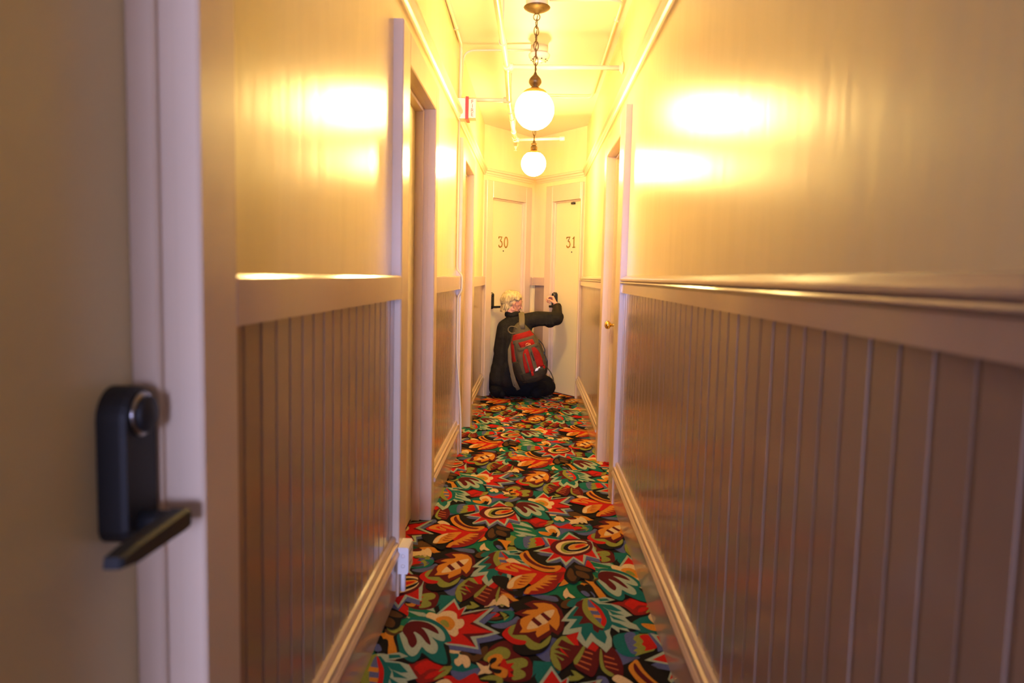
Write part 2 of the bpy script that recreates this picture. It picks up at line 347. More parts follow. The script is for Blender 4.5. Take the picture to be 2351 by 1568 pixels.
('cream',1,'-71,2760 -69,2806 -44,2868 -15,2890 -44,2830 -51,2769'),
('dred',0,'-27,2861 17,2854 -15,2847'),
('dred',0,'-31,2831 15,2825 -22,2818'),
('dred',0,'-36,2806 6,2795 -27,2792'),
('dred',0,'-20,2884 20,2876 -13,2871'),
('dred',1,'155,2938 145,2891 129,2832 113,2774 72,2727 20,2709 -8,2715 6,2771 49,2839 95,2902'),
('orange',0,'-7,2714 2,2763 39,2816 82,2897 125,2897 120,2880 92,2872 125,2860 82,2842 105,2821 64,2818 93,2795 53,2796 73,2765 35,2777 50,2746 21,2745 10,2714'),
('orange',1,'-31,3105 -12,3145 5,3157 17,3096 48,3025 87,2992 138,3002 144,2979 122,2937 86,2927 52,2942 13,2986 -15,3037'),
('maroon',1,'-7,3139 8,3083 41,3018 78,2985 118,2974 109,2958 77,2962 41,2988 8,3033 -14,3094'),
('black',1,'170,2981 199,3023 238,3008 285,2962 269,2938 272,2882 250,2858 218,2878 200,2833 182,2820 159,2851 152,2894'),
('brown',1,'179,2976 191,2960 195,2909 203,2888 192,2849 175,2853 164,2907'),
('brown',1,'201,3008 237,2996 270,2961 252,2947 212,2968'),
('brown',1,'205,2950 233,2941 253,2908 250,2874 223,2884 204,2910')
]

# ================================================================== SETTING
XL, XR = -0.4727, 0.4448
YB = -0.30                         # the corridor opens into an added, unseen hall behind the camera
CEIL = 2.66
PANEL = -0.036                     # wall face behind the casing plane
APEX = (-0.012, 7.95); YEND = 7.30
FL = Frame((XL, 0), (0, 1), (1, 0))
FR = Frame((XR, 0), (0, 1), (-1, 0))
def back_frame(a, b):
    d = Vector((b[0] - a[0], b[1] - a[1], 0)); n = Vector((d.y, -d.x, 0))
    if n.y > 0: n = -n
    return Frame(a, d, n), d.length
FBL, LBL = back_frame((XL, YEND), APEX)
FBR, LBR = back_frame(APEX, (XR, YEND))
HEAD = 1.967; CTOP = 2.085

# floor slab and ceiling
mb = MB(); wbox(mb, -0.75, 0.75, YB, 8.4, -0.08, 0.0)
tag(mb.build('floor', mat('dark_underlay', (0.02, 0.02, 0.02), 0.9)), 'dark floor slab under the patterned carpet', 'floor', kind='structure')
mb = MB(); wbox(mb, -0.75, 0.75, YB, 8.4, CEIL, CEIL + 0.08)
tag(mb.build('ceiling', M_CEIL), 'cream painted corridor ceiling above the globe lamps', 'ceiling', kind='structure')

OP_L = [(0.30, 1.048, HEAD), (2.80, 3.53, HEAD), (5.05, 5.78, HEAD)]
OP_R = [(4.07, 4.80, HEAD)]
OP_BL = [(0.10, 0.655, HEAD)]
OP_BR = [(0.318, 0.775, HEAD)]

# carpet: inlaid flat motifs repeated over the floor
PAL = dict(black=srgb(16, 12, 14), brown=srgb(92, 58, 26), cream=srgb(236, 205, 150), dgreen=srgb(14, 70, 48), dred=srgb(150, 22, 18),
           green=srgb(6, 120, 84), maroon=srgb(98, 8, 18), mint=srgb(174, 190, 164), olive=srgb(146, 152, 62), orange=srgb(222, 142, 40),
           red=srgb(206, 18, 10), rust=srgb(196, 98, 52), slate=srgb(94, 102, 150), teal=srgb(2, 112, 104))
PAL = {k: tuple(0.70 * x for x in c) for k, c in PAL.items()}
ROWS = ((0, 0), (-0.349, 0.455), (0.353, 0.95), (-0.698, 1.39)); REP_X, REP_Y = 1.396, 1.855
def spline(P, n=3):
    out = []; N = len(P)
    for i in range(N):
        a, b, c, d = P[i - 1], P[i], P[(i + 1) % N], P[(i + 2) % N]
        for k in range(n):
            s = k / n
            out.append(tuple(.5 * (2 * b[j] + (c[j] - a[j]) * s + (2 * a[j] - 5 * b[j] + 4 * c[j] - d[j]) * s * s + (3 * b[j] - a[j] - 3 * c[j] + d[j]) * s ** 3) for j in (0, 1)))
    return out
def make_carpet():
    x0, x1, y0, y1 = -0.575, 0.546, YB, 7.93
    XA, XB = XL + PANEL - .001, XR - PANEL + .001
    # floor areas: corridor with its angled end, then the door recesses
    def hp_(fr, n): return (fr.n.x, fr.n.y, -(fr.n.dot(fr.o) + n))          # keep points with normal distance above n
    AREAS = [[(1, 0, -XA), (-1, 0, XB), (0, 1, -y0), hp_(FBL, -.05), hp_(FBR, -.05)]]
    for a, b, h in OP_L: AREAS.append([(1, 0, -(XL - .097)), (-1, 0, XA), (0, 1, -a), (0, -1, b)])
    for a, b, h in OP_R: AREAS.append([(-1, 0, XR + .097), (1, 0, -XB), (0, 1, -a), (0, -1, b)])
    def cut(Q, area):
        for A, B, Cc in area:
            out = []
            for i in range(len(Q)):
                p, q = Q[i - 1], Q[i]; dp = A * p[0] + B * p[1] + Cc; dq = A * q[0] + B * q[1] + Cc
                if (dp >= 0) != (dq >= 0):
                    t = dp / (dp - dq); out.append((p[0] + (q[0] - p[0]) * t, p[1] + (q[1] - p[1]) * t))
                if dq >= 0: out.append(q)
            Q = out
            if len(Q) < 3: return None
        return Q
    V = []; F = []; C = []
    for ar in AREAS:
        Q = cut([(-1, -1), (1, -1), (1, 9), (-1, 9)], ar); k = len(V)
        V.extend((q[0], q[1], .0004) for q in Q); F.append(tuple(range(k, k + len(Q)))); C.append(PAL['black'])
    for i, (col, sm, s) in enumerate(CARPET):
        P = [tuple(float(q) / 1000 for q in t.split(',')) for t in s.split()]
        if sm: P = spline(P)
        z = 0.0006 + i * 0.00003
        cx = sum(p[0] for p in P) / len(P); cy = sum(p[1] for p in P) / len(P)
        for rx, ry in ROWS:
            for a in (-2, -1, 0, 1, 2):
                ox = rx + a * REP_X
                if not (x0 - .4 < cx + ox < x1 + .4): continue
                for b in range(-5, 5):
                    oy = ry + b * REP_Y
                    if not (y0 - .4 < cy + oy < y1 + .4): continue
                    Q = [(p[0] + ox, p[1] + oy) for p in P]
                    for ar in AREAS:
                        R = cut(Q, ar)
                        if not R: continue
                        k = len(V); V.extend((q[0], q[1], z) for q in R); F.append(tuple(range(k, k + len(R)))); C.append(PAL[col])
    me = bpy.data.meshes.new('carpet'); me.from_pydata(V, [], F); me.update()
    at = me.attributes.new('pile', 'FLOAT_COLOR', 'FACE')
    flat = []
    for c in C: flat += [c[0], c[1], c[2], 1.0]
    at.data.foreach_set('color', flat)
    # all faces look up
    bm = bmesh.new(); bm.from_mesh(me)
    for f in bm.faces:
        f.normal_update()
        if f.normal.z < 0: f.normal_flip()
    bm.to_mesh(me); bm.free()
    me.materials.append(M_CARPET)
    return link('carpet', me)
tag(make_carpet(), 'multicoloured patterned carpet with stars, leaves and feathers covering the corridor floor', 'carpet')

# ---- wall cores with door openings
def wall_core(name, fr, u0, u1, openings, label, thick=0.17):
    mb = MB(); u = u0
    for a, b, h in openings:
        cbox(mb, fr, u, a - 0.02, -thick, PANEL, 0, CEIL, 0.0003)
        cbox(mb, fr, a - 0.02, b + 0.02, -thick, PANEL, h + 0.02, CEIL, 0.0003); u = b + 0.02
    cbox(mb, fr, u, u1, -thick, PANEL, 0, CEIL, 0.0003)
    return tag(mb.build(name, M_WALL), label, 'wall', kind='structure')
WL = wall_core('wall_left', FL, YB, YEND + 0.02, OP_L, 'left corridor wall, glossy cream above and beaded boards below')
WR = wall_core('wall_right', FR, YB, YEND + 0.02, OP_R, 'right corridor wall, glossy cream above and beaded boards below')
WBL = wall_core('wall_back_left', FBL, -0.02, LBL + 0.12, OP_BL, 'angled end wall holding door 30')
WBR = wall_core('wall_back_right', FBR, -0.12, LBR + 0.03, OP_BR, 'angled end wall holding door 31')
# unseen hall added behind the camera: holds the window, keeps its daylight directional
w = WIN; HX = 2.0; HY = w['y']
def hall(name, boxes, label, cat, m=M_HALL):
    q = MB()
    for t in boxes: wbox(q, *t)
    tag(q.build(name, m), label, cat, kind='structure')
hall('floor', [(-HX, HX, HY - .14, YB, -.08, 0)], 'floor of the added hall, unseen behind the viewer', 'floor')
hall('ceiling', [(-HX, HX, HY - .14, YB, CEIL, CEIL + .08)], 'ceiling of the added hall, unseen behind the viewer', 'ceiling')
hall('wall_added_hall_left', [(-HX - .1, -HX, HY - .14, YB, 0, CEIL)], 'left wall of the added hall, unseen behind the viewer', 'wall')
hall('wall_added_hall_right', [(HX, HX + .1, HY - .14, YB, 0, CEIL)], 'right wall of the added hall, unseen behind the viewer', 'wall')
hall('wall_added_hall_mouth', [(-HX, XL - .17, YB - .08, YB, 0, CEIL), (XR + .17, HX, YB - .08, YB, 0, CEIL)], 'added hall wall around the corridor mouth, unseen behind the viewer', 'wall')
hall('wall_added_hall_window', [(-HX, w['x0'], HY - .14, HY, 0, CEIL), (w['x1'], HX, HY - .14, HY, 0, CEIL), (w['x0'], w['x1'], HY - .14, HY, 0, w['z0']), (w['x0'], w['x1'], HY - .14, HY, w['z1'], CEIL)], 'added hall wall with the daylight window, unseen behind the viewer', 'wall')
wf = empty('window_1', ((w['x0'] + w['x1']) / 2, w['y'], w['z0'])); tag(wf, 'tall sash window behind the viewer', 'window', kind='structure')
def wpart(nm, a, b, z0_, z1_, y0=-0.09, y1=-0.05):
    q = MB(); wbox(q, a - wf.location.x, b - wf.location.x, y0, y1, z0_ - w['z0'], z1_ - w['z0'], .003); q.build(nm, M_TRIM, wf)
wpart('stile', w['x0'], w['x0'] + .03, w['z0'], w['z1']); wpart('stile', w['x1'] - .03, w['x1'], w['z0'], w['z1'])
wpart('sash_rail', w['x0'] + .03, w['x1'] - .03, w['z0'], w['z0'] + .04); wpart('sash_rail', w['x0'] + .03, w['x1'] - .03, w['z1'] - .04, w['z1'])
wpart('sash_rail', w['x0'] + .03, w['x1'] - .03, 1.41, 1.44)

# ---- door frames, doors
def casing_piece(fr, name, root, u0, u1, z0_, z1_, n0=PANEL, n1=0.0, c=0.004):
    q = MB(); cbox(q, fr, u0, u1, n0, n1, z0_, z1_, c); return q.build(name, M_TRIM, root)
def door_frame(fr, u0, u1, wl, wr, label, head=HEAD, ctop=CTOP, rec=0.097):
    r = empty(trim_name()); tag(r, label, 'door frame', kind='structure')
    if wl: casing_piece(fr, 'casing', r, u0 - wl, u0, 0, ctop)
    if wr: casing_piece(fr, 'casing', r, u1, u1 + wr, 0, ctop)
    casing_piece(fr, 'head_casing', r, u0, u1, head, ctop)
    casing_piece(fr, 'jamb', r, u0 - 0.019, u0, 0, head, -0.15, PANEL, .0005); casing_piece(fr, 'jamb', r, u1, u1 + 0.019, 0, head, -0.15, PANEL, .0005)
    casing_piece(fr, 'head_jamb', r, u0, u1, head, head + 0.019, -0.15, PANEL, .0005)
    casing_piece(fr, 'leak_blocker', r, u0, u1, 0, .04, -0.15, -rec - .042, .0005)  # added strip behind the slab, stops sky light leaking under the door
    s0 = -rec + 0.001; s1 = -rec * 0.58
    casing_piece(fr, 'door_stop', r, u0, u0 + 0.013, 0, head, s0, s1); casing_piece(fr, 'door_stop', r, u1 - 0.013, u1, 0, head, s0, s1)
    casing_piece(fr, 'door_stop', r, u0 + .013, u1 - .013, head - 0.013, head, s0, s1)
    return r
def door(n, fr, u0, u1, label, head=HEAD, rec=0.097):
    q = MB(); cbox(q, fr, u0 + .003, u1 - .003, -rec - 0.04, -rec, 0.012, head - 0.004, .002)
    return tag(q.build('door_%d' % n, M_DOOR), label, 'door', kind='structure')
def lock(fr, root, u, z, rec, du, s=1.0):
    """black keypad lock: long rounded escutcheon with a turn knob, neck and lever (lever points along du)"""
    n0 = -rec; hw = 0.036 * s
    prof = []
    for k in range(13): t = math.pi * k / 12; prof.append((hw * math.cos(t), hw * math.sin(t) + 0.055 * s))
    for k in range(9): t = math.pi + math.pi * k / 8; prof.append((hw * math.cos(t), 0.6 * hw * math.sin(t) - 0.075 * s))
    q = MB(); N = len(prof); th = 0.034 * s
    rings = [(1.0, 0.0), (1.0, th * .8), (.93, th)]
    vs = [fr.p(u + a * k, n0 + d, z + b * (k if k == 1 else .97)) for k, d in rings for a, b in prof]
    fs = [(i * N + j, i * N + (j + 1) % N, (i + 1) * N + (j + 1) % N, (i + 1) * N + j) for i in range(2) for j in range(N)]
    q.add(vs, fs); q.add(vs[2 * N:], [tuple(range(N))]); q.add(vs[:N], [tuple(range(N))])
    e = q.build('lock_plate', M_BLACK, root); e['label'] = 'black lock escutcheon with rounded ends'
    q = MB(); lathe(q, fr.p(u, n0 + th, z + 0.058 * s), [(.027 * s, 0), (.027 * s, .004), (.024 * s, .006)], fr.n, 24); q.build('knob_ring', M_CHROME, e)
    q = MB(); lathe(q, fr.p(u, n0 + th + .003, z + 0.058 * s), [(.022 * s, 0), (.022 * s, .007 * s), (.018 * s, .010 * s), (.001, .011 * s)], fr.n, 24); q.build('turn_knob', M_BLACK, e)
    q = MB(); lathe(q, fr.p(u, n0 + th * .9, z - 0.072 * s), [(.015 * s, 0), (.013 * s, .02 * s), (.013 * s, .048 * s)], fr.n, 16); q.build('lever_neck', M_BLACK, e)
    q = MB(); zc = z - 0.072 * s; nn = n0 + th + .040 * s
    pts = [(-.016, -.011), (-.016, .011), (-.008, .0135), (.10, .011), (.135, .008), (.138, -.004), (.10, -.011), (-.008, -.0135)]
    pts = [(a * s * du, b * s) for a, b in pts]; K = len(pts)
    vs = [fr.p(u + a, nn - .009 * s, zc + b) for a, b in pts] + [fr.p(u + a, nn + .007 * s, zc + b) for a, b in pts] + [fr.p(u + a * .97, nn + .011 * s, zc + b * .75) for a, b in pts]
    q.add(vs, [(i * K + j, i * K + (j + 1) % K, (i + 1) * K + (j + 1) % K, (i + 1) * K + j) for i in range(2) for j in range(K)])
    q.add(vs[:K], [tuple(range(K))]); q.add(vs[2 * K:], [tuple(range(K))])
    q.build('lever', M_BLACK, e)
    return e
door_frame(FL, 0.30, 1.048, 0.13, 0.128, 'painted frame of the nearest left door, beside the large black lock')
D1 = door(1, FL, 0.30, 1.048, 'nearest cream door at the left edge with a large black lever lock')
lock(FL, D1, 0.985, 0.935, 0.097, -1, 1.15)
door_frame(FL, 2.80, 3.53, 0.145, 0.10, 'tall door frame in the middle of the left wall, next to the outlet box')
door(2, FL, 2.80, 3.53, 'recessed door in the middle of the left wall')
door_frame(FL, 5.05, 5.78, 0.18, 0.14, 'door frame on the left wall below the red fire alarm')
door(3, FL, 5.05, 5.78, 'far left recessed door beyond the fire alarm')
door_frame(FR, 4.07, 4.80, 0.20, 0.14, 'door frame on the right wall around the brass knob door')
D4 = door(4, FR, 4.07, 4.80, 'recessed right door with a round brass knob')
q = MB(); kc = FR.p(4.735, -0.097, 0.905)
lathe(q, kc, [(.030, 0), (.030, .004), (.024, .009), (.010, .012), (.009, .040), (.016, .046), (.026, .056), (.0275, .064), (.022, .075), (.010, .081), (.0, .082)], FR.n, 24)
q.build('knob', M_BRASS, D4)['label'] = 'round polished brass knob'
BREC = 0.05
door_frame(FBL, 0.10, 0.655, 0.095, 0.10, 'door frame around door 30 at the corridor end', ctop=2.13, rec=BREC)
D5 = door(5, FBL, 0.10, 0.655, 'cream door with gold number 30 behind the kneeling person', rec=BREC)
door_frame(FBR, 0.318, 0.775, 0.11, 0.022, 'door frame around door 31 at the corridor end', ctop=2.13, rec=BREC)
D6 = door(6, FBR, 0.318, 0.775, 'cream door with gold number 31 the kneeling person reaches for', rec=BREC)
lock(FBL, D5, 0.138, 0.955, BREC, 1, 0.9)
lock(FBR, D6, 0.356, 0.965, BREC, 1, 0.9)
q = MB(); cbox(q, FBR, .60, .64, -BREC, -BREC + .03, 1.925, 1.945); q.build('latch_bracket', M_DARK, D6)
# gold numbers, drawn as strokes
STROKES = {'3': [[(0.05, .96), (.85, .98), (.42, .60)], [(.42, .60), (.78, .52), (.92, .30), (.80, .08), (.48, .0), (.18, .05), (.06, .2)], [(.05, .96), (.05, .80)]],
           '0': [[(.5 + .42 * math.sin(t * math.pi / 8), .5 + .5 * math.cos(t * math.pi / 8)) for t in range(17)]],
           '1': [[(.2, .80), (.5, 1.0), (.5, .0)], [(.22, .0), (.78, .0)]]}
def digits(fr, root, txt, u, z, rec, h=0.105, wd=0.068, gap=0.022):
    m = MB(); tot = len(txt) * wd + (len(txt) - 1) * gap; x = u - tot / 2
    for ch in txt:
        for st in STROKES[ch]:
            P = [fr.p(x + a * wd, -rec + .003, z + (b - .5) * h) for a, b in st]
            tube(m, P, [.0075 if 0 < i < len(P) - 1 else .006 for i in range(len(P))], 8, flat=.45, upv=fr.n)
        x += wd + gap
    m.build('door_number', M_GOLD, root)['label'] = 'gold number %s' % txt
digits(FBL, D5, '30', 0.335, 1.545, BREC)
digits(FBR, D6, '31', 0.590, 1.555, BREC)
for fr, rt, u in ((FBL, D5, .34), (FBR, D6, .60)):
    q = MB(); lathe(q, fr.p(u, -BREC, 1.455), [(.007, 0), (.007, .003), (.004, .004)], fr.n, 12); q.build('peephole', M_DARK, rt)

# ---- wainscot: beaded boards, chair rails, baseboards, picture rail
PITCHW = 0.084
def planks(fr, root, u0, u1, z0_, z1_, w=PITCHW, off=0.0):
    n = max(1, round((u1 - u0) / w)); pw = (u1 - u0) / n; me = None
    for i in range(n):
        a = u0 + i * pw
        if me is None:
            q = MB(); lf = Frame((0, 0), fr.u, fr.n); c = .0045; P = lf.p; d0, d1 = PANEL, PANEL + .011
            vs = []
            for zz in (z0_, z1_): vs += [P(0, d0, zz), P(0, d1 - .008, zz), P(.009, d1, zz), P(pw - .003, d1, zz), P(pw, d1 - .008, zz), P(pw, d0, zz)]
            q.add(vs, [(k, (k + 1) % 6, 6 + (k + 1) % 6, 6 + k) for k in range(6)] + [tuple(range(6)), tuple(range(6, 12))])
            o = q.build('plank', M_PLANK, root); me = o.data
        else: o = link('plank', me, root)
        p = fr.p(a, 0, 0); o.location = (p.x, p.y, random.uniform(-.0005, .0005)); o.location += fr.n * random.uniform(-.0004, .0004)
BB = 0.235
def baseboard(name, fr, u0, u1, label):
    b = PANEL
    prof = [(b, 0), (b + .030, 0), (b + .030, .160), (b + .041, .166), (b + .044, .176), (b + .038, .186), (b + .033, .190), (b + .036, .198), (b + .034, .208), (b + .025, .212), (b + .026, .222), (b + .020, .232), (b, .235)]
    q = MB(); extrude(q, fr, u0, u1, prof); o = q.build(name, M_RAIL)
    return tag(o, label, 'baseboard', kind='structure')
def rail_flat(fr, u0, u1, z0_, z1_, label):
    b = PANEL
    q = MB(); extrude(q, fr, u0, u1, [(b, z0_), (0, z0_), (0, z1_ - .008), (-.004, z1_ - .002), (-.012, z1_), (b, z1_)]); return tag(q.build(trim_name(), M_RAIL), label, 'chair rail', kind='structure')
def rail_moulded(fr, u0, u1, label):
    b = PANEL
    prof = [(b, 1.128), (b + .026, 1.128), (b + .026, 1.170), (b + .018, 1.172), (b + .019, 1.175), (b + .033, 1.177), (b + .034, 1.180), (b + .031, 1.184), (b + .024, 1.187),
            (b + .022, 1.190), (b + .032, 1.191), (b + .032, 1.199), (b + .028, 1.203), (b + .012, 1.212), (b, 1.216)]
    q = MB(); extrude(q, fr, u0, u1, prof); return tag(q.build(trim_name(), M_RAIL), label, 'chair rail', kind='structure')
def picture_rail(fr, u0, u1, label):
    b = PANEL
    prof = [(b, 2.178), (b + .010, 2.178), (b + .012, 2.192), (b + .020, 2.200), (b + .022, 2.214), (b + .034, 2.222), (b + .036, 2.236), (b + .026, 2.244), (b + .012, 2.247), (b, 2.250)]
    q = MB(); extrude(q, fr, u0, u1, prof); return tag(q.build(trim_name(), M_PRAIL), label, 'picture rail', kind='structure')
SEG_L = [(YB, 0.17, 'behind the nearest left door'), (1.176, 2.655, 'between the nearest left door and the outlet box'), (3.63, 4.87, 'beside the white wall cable'), (5.92, YEND - .01, 'next to door 30')]
for i, (a, b, wh) in enumerate(SEG_L):
    planks(FL, WL, a, b, BB - .02, 1.112)
    rail_flat(FL, a, b, 1.11, 1.195, 'flat chair rail on the left wall %s' % wh)
    baseboard('baseboard_left', FL, a, b, 'moulded baseboard on the left wall %s' % wh)
SEG_R = [(YB, 3.87, 'in the long near stretch'), (4.94, YEND - .01, 'between the brass knob door and door 31')]
for i, (a, b, wh) in enumerate(SEG_R):
    planks(FR, WR, a, b, BB - .02, 1.13)
    rail_moulded(FR, a, b, 'moulded chair rail on the right wall %s' % wh)
    baseboard('baseboard_right', FR, a, b, 'moulded baseboard on the right wall %s' % wh)
planks(FBL, WBL, .755, LBL - .003, BB - .02, 1.112); rail_flat(FBL, .755, LBL - .003, 1.11, 1.195, 'short chair rail to the right of door 30'); baseboard('baseboard_back', FBL, .755, LBL - .003, 'short baseboard to the right of door 30')
planks(FBR, WBR, .003, .207, BB - .02, 1.112, .3); rail_flat(FBR, .003, .207, 1.11, 1.195, 'short chair rail to the left of door 31'); baseboard('baseboard_back', FBR, .003, .207, 'short baseboard to the left of door 31')
picture_rail(FL, YB, YEND, 'picture rail running along the left wall')
picture_rail(FR, YB, YEND, 'picture rail running along the right wall')
picture_rail(FBL, 0, LBL, 'picture rail above door 30'); picture_rail(FBR, 0, LBR, 'picture rail above door 31')

# ================================================================== LAMPS
def globe_mat(k): return mat('glowing_opal_glass_%d' % round(k * 100), (0.9, 0.85, 0.75), 0.2, emit=(LAMP_COL, LAMP_L * k))
def pendant(x, y, zc, r, kind, label, power=1.0, ceil=CEIL):
    root = empty('pendant_lamp', (x, y, ceil)); tag(root, label, 'lamp', 'globe pendant lamps along the ceiling')
    Z = lambda z: z - ceil
    def part(nm, m, fn):
        q = MB(); fn(q); return q.build(nm, m, root)
    part('junction_box', M_PIPE, lambda q: lathe(q, (0, 0, Z(ceil - .060)), [(.056, 0), (.058, .004), (.058, .060)]))
    part('canopy', M_ABRASS, lambda q: lathe(q, (0, 0, Z(ceil - .098)), [(.0, 0), (.010, .001), (.017, .007), (.034, .012), (.052, .020), (.067, .029), (.070, .034), (.067, .038), (.0, .038)], seg=36))
    top = ceil - .098
    g = globe = part('globe', globe_mat(power), lambda q: lathe(q, (0, 0, Z(zc)), [(r * math.sin(math.pi * k / 28), -r * math.cos(math.pi * k / 28)) for k in range(26)], seg=48))
    zt = zc + r * math.cos(math.pi * 3 / 28)
    if kind == 'onion':
        part('gallery', mat('gilt_brass', (0.62, 0.40, 0.10), .35, .8), lambda q: lathe(q, (0, 0, Z(zt - .022)), [(.060, 0), (.062, .006), (.060, .018), (.050, .026), (.030, .034), (.022, .040), (.0, .040)], seg=36))
        part('onion_cap', M_ABRASS, lambda q: lathe(q, (0, 0, Z(zt + .016)), [(.019, 0), (.018, .006), (.026, .014), (.033, .024), (.034, .034), (.030, .046), (.020, .058), (.010, .068), (.006, .080), (.0, .082)], seg=32))
        zl = zt + .098
    else:
        part('gallery', mat('gilt_brass', (0.62, 0.40, 0.10), .35, .8), lambda q: lathe(q, (0, 0, Z(zt - .022)), [(.058, 0), (.060, .004), (.054, .016), (.036, .026), (.026, .034), (.0, .034)], seg=36))
        part('turned_cap', M_ABRASS, lambda q: lathe(q, (0, 0, Z(zt + .010)), [(.024, 0), (.027, .010), (.027, .028), (.020, .036), (.014, .040), (.024, .048), (.024, .054), (.012, .062), (.010, .074), (.004, .082), (.0, .083)], seg=32))
        zl = zt + .092
    for k in range(18):                     # pierced skirt of the gallery
        t = 2 * math.pi * k / 18
        part('gallery_scallop', MATS['gilt_brass'], lambda q: lathe(q, (.060 * math.cos(t), .060 * math.sin(t), Z(zt - .028)), [(.0, -.002), (.006, 0), (.009, .006), (.006, .011), (.0, .012)], seg=8))
    part('ring_hook', M_ABRASS, lambda q: tube(q, [(.017 * math.cos(t * math.pi / 8), 0, Z(top - .014) + .017 * math.sin(t * math.pi / 8)) for t in range(16)], .0028, 8, True))
    n = max(2, round((top - .028 - zl) / .038)); st = (top - .028 - zl) / n
    q = MB(); hh = st / 2 + .006
    tube(q, [(.013 * math.cos(t * math.pi / 8), 0, hh * math.sin(t * math.pi / 8)) for t in range(16)], .0026, 7, True)
    first = q.build('chain_link', M_ABRASS, root)
    for k in range(n):
        o = first if k == 0 else link('chain_link', first.data, root)
        o.location = (0, 0, Z(zl + st * (k + .5))); o.rotation_euler = (0, random.uniform(-.05, .05), (0.35 if k % 2 else 1.75) + random.uniform(-.1, .1))
    part('lamp_cord', M_ABRASS, lambda q: tube(q, [(.005 * math.sin(k * 1.7), .005 * math.cos(k * 1.3), Z(zl - .004 + (top - zl) * k / 16)) for k in range(17)], .0024, 6))
    return root
pendant(-0.018, 4.00, 2.075, 0.103, 'onion', 'large glowing globe pendant with onion shaped brass cap, nearer of the two')
pendant(-0.024, 6.10, 2.110, 0.100, 'turned', 'farther glowing globe pendant with turned brass cap', 1.9)


# ================================================================== CEILING FITTINGS
def pipe_thing(name, label, cat): return tag(empty(name), label, cat)
PZ = 2.39
sp = empty('sprinkler_pipe', (-0.19, 3.0, PZ)); tag(sp, 'cream sprinkler pipe with branches hanging under the ceiling', 'pipe')
def spart(nm, fn, m=M_PIPE):
    q = MB(); fn(q); q.v = [(a + 0.19, b - 3.0, c - PZ) for a, b, c in q.v]; return q.build(nm, m, sp)
spart('main_pipe', lambda q: tube(q, [(-.185, YB + .01, PZ), (-.19, 3.3, PZ), (-.182, 4.35, PZ), (-.20, 5.16, PZ), (-.192, 6.86, PZ)], .0165, 14))
spart('branch_pipe', lambda q: tube(q, [(-.182, 4.35, PZ), (XR + .02, 4.34, PZ)], .0135, 12))
spart('branch_pipe', lambda q: tube(q, [(-.20, 5.16, PZ), (XL + .02 - .05, 5.16, PZ)], .0135, 12))
spart('branch_pipe', lambda q: tube(q, [(-.192, 6.62, PZ), (.215, 6.52, PZ)], .0125, 12))
for (x, y) in ((-.182, 4.35), (-.20, 5.16), (-.192, 6.62)):
    spart('tee_fitting', lambda q: (tube(q, [(x, y - .035, PZ), (x, y + .035, PZ)], .0225, 14), tube(q, [(x - (.035 if y > 5 and y < 6 else -.0), y, PZ), (x + (.0 if y > 5 and y < 6 else .035), y, PZ)], .020, 12)))
for y in (5.75, 6.25): spart('coupling', lambda q: tube(q, [(-.196, y - .02, PZ), (-.196, y + .02, PZ)], .021, 14))
spart('end_cap', lambda q: lathe(q, (-.192, 6.86, PZ), [(.021, 0), (.021, .03), (.014, .038), (0, .039)], (0, 1, 0), 14))
spart('sprinkler_head', lambda q: lathe(q, (-.192, 6.86, PZ), [(.012, .0), (.012, -.03), (.006, -.034), (.006, -.05), (.018, -.052), (.018, -.055), (0, -.056)], (0, 0, 1), 14))
spart('wall_flange', lambda q: lathe(q, (XR + .03, 4.34, PZ), [(.034, 0), (.034, .006), (.018, .012), (.016, .02)], (-1, 0, 0), 18))
spart('branch_elbow', lambda q: lathe(q, (.215, 6.52, PZ), [(.019, -.02), (.019, .02), (.012, .026), (0, .027)], (1, -.24, 0), 14))
for y, xx in ((3.9, -.187), (5.5, -.197), (6.5, -.194)):
    spart('pipe_hanger', lambda q: (tube(q, [(xx + .019 * math.cos(t * math.pi / 8), y, PZ + .019 * math.sin(t * math.pi / 8)) for t in range(16)], .003, 6, True), tube(q, [(xx, y, PZ + .018), (xx, y, CEIL)], .004, 8)))

sd = empty('smoke_detector', (0.0, 4.86, CEIL)); tag(sd, 'round cream smoke detector on the ceiling behind the nearer lamp chain', 'smoke detector')
q = MB(); lathe(q, (0, 0, -.05), [(.055, 0), (.055, .05)], seg=32); q.build('back_box', M_PIPE, sd)
q = MB(); lathe(q, (0, 0, -.095), [(.0, 0), (.030, .001), (.052, .008), (.066, .024), (.069, .040), (.066, .046), (.0, .046)], seg=36); hs = q.build('housing', M_WHITE, sd)
for k in range(10):
    t = 2 * math.pi * k / 10; q = MB(); lathe(q, (.050 * math.cos(t), .050 * math.sin(t), -.0885), [(.0045, -.002), (.0045, .003)], seg=8); q.build('vent_slot', M_DARK, hs)

def conduit(label, path, r=0.008, m=M_PIPE, clips=()):
    P = arc(path, .07); o = P[0].copy(); q = MB(); tube(q, [p - o for p in P], r, 10)
    ob = q.build('conduit', m); ob.location = o; tag(ob, label, 'conduit')
    for c in clips:
        q = MB(); c = Vector(c) - o; wbox(q, c.x - .012, c.x + .012, c.y - .008, c.y + .008, c.z - r - .003, c.z + r + .002, .002); q.build('clip', m, ob)
    return ob
zc_ = CEIL - .010
conduit('thin conduit looping along the right ceiling edge between the two globe lamps', [(.045, 4.0, zc_ - .012), (.425, 4.0, zc_ - .012), (.425, 6.10, zc_ - .012), (.042, 6.10, zc_ - .012)], .009, clips=((.425, 4.3, zc_ - .010), (.425, 5.2, zc_ - .010)))
conduit('thin conduit from the smoke detector to the left wall', [(-.055, 4.86, zc_ - .014), (-.30, 4.88, zc_ - .014), (-.485, 4.89, zc_ - .016), (-.498, 4.89, 2.36)], .007)
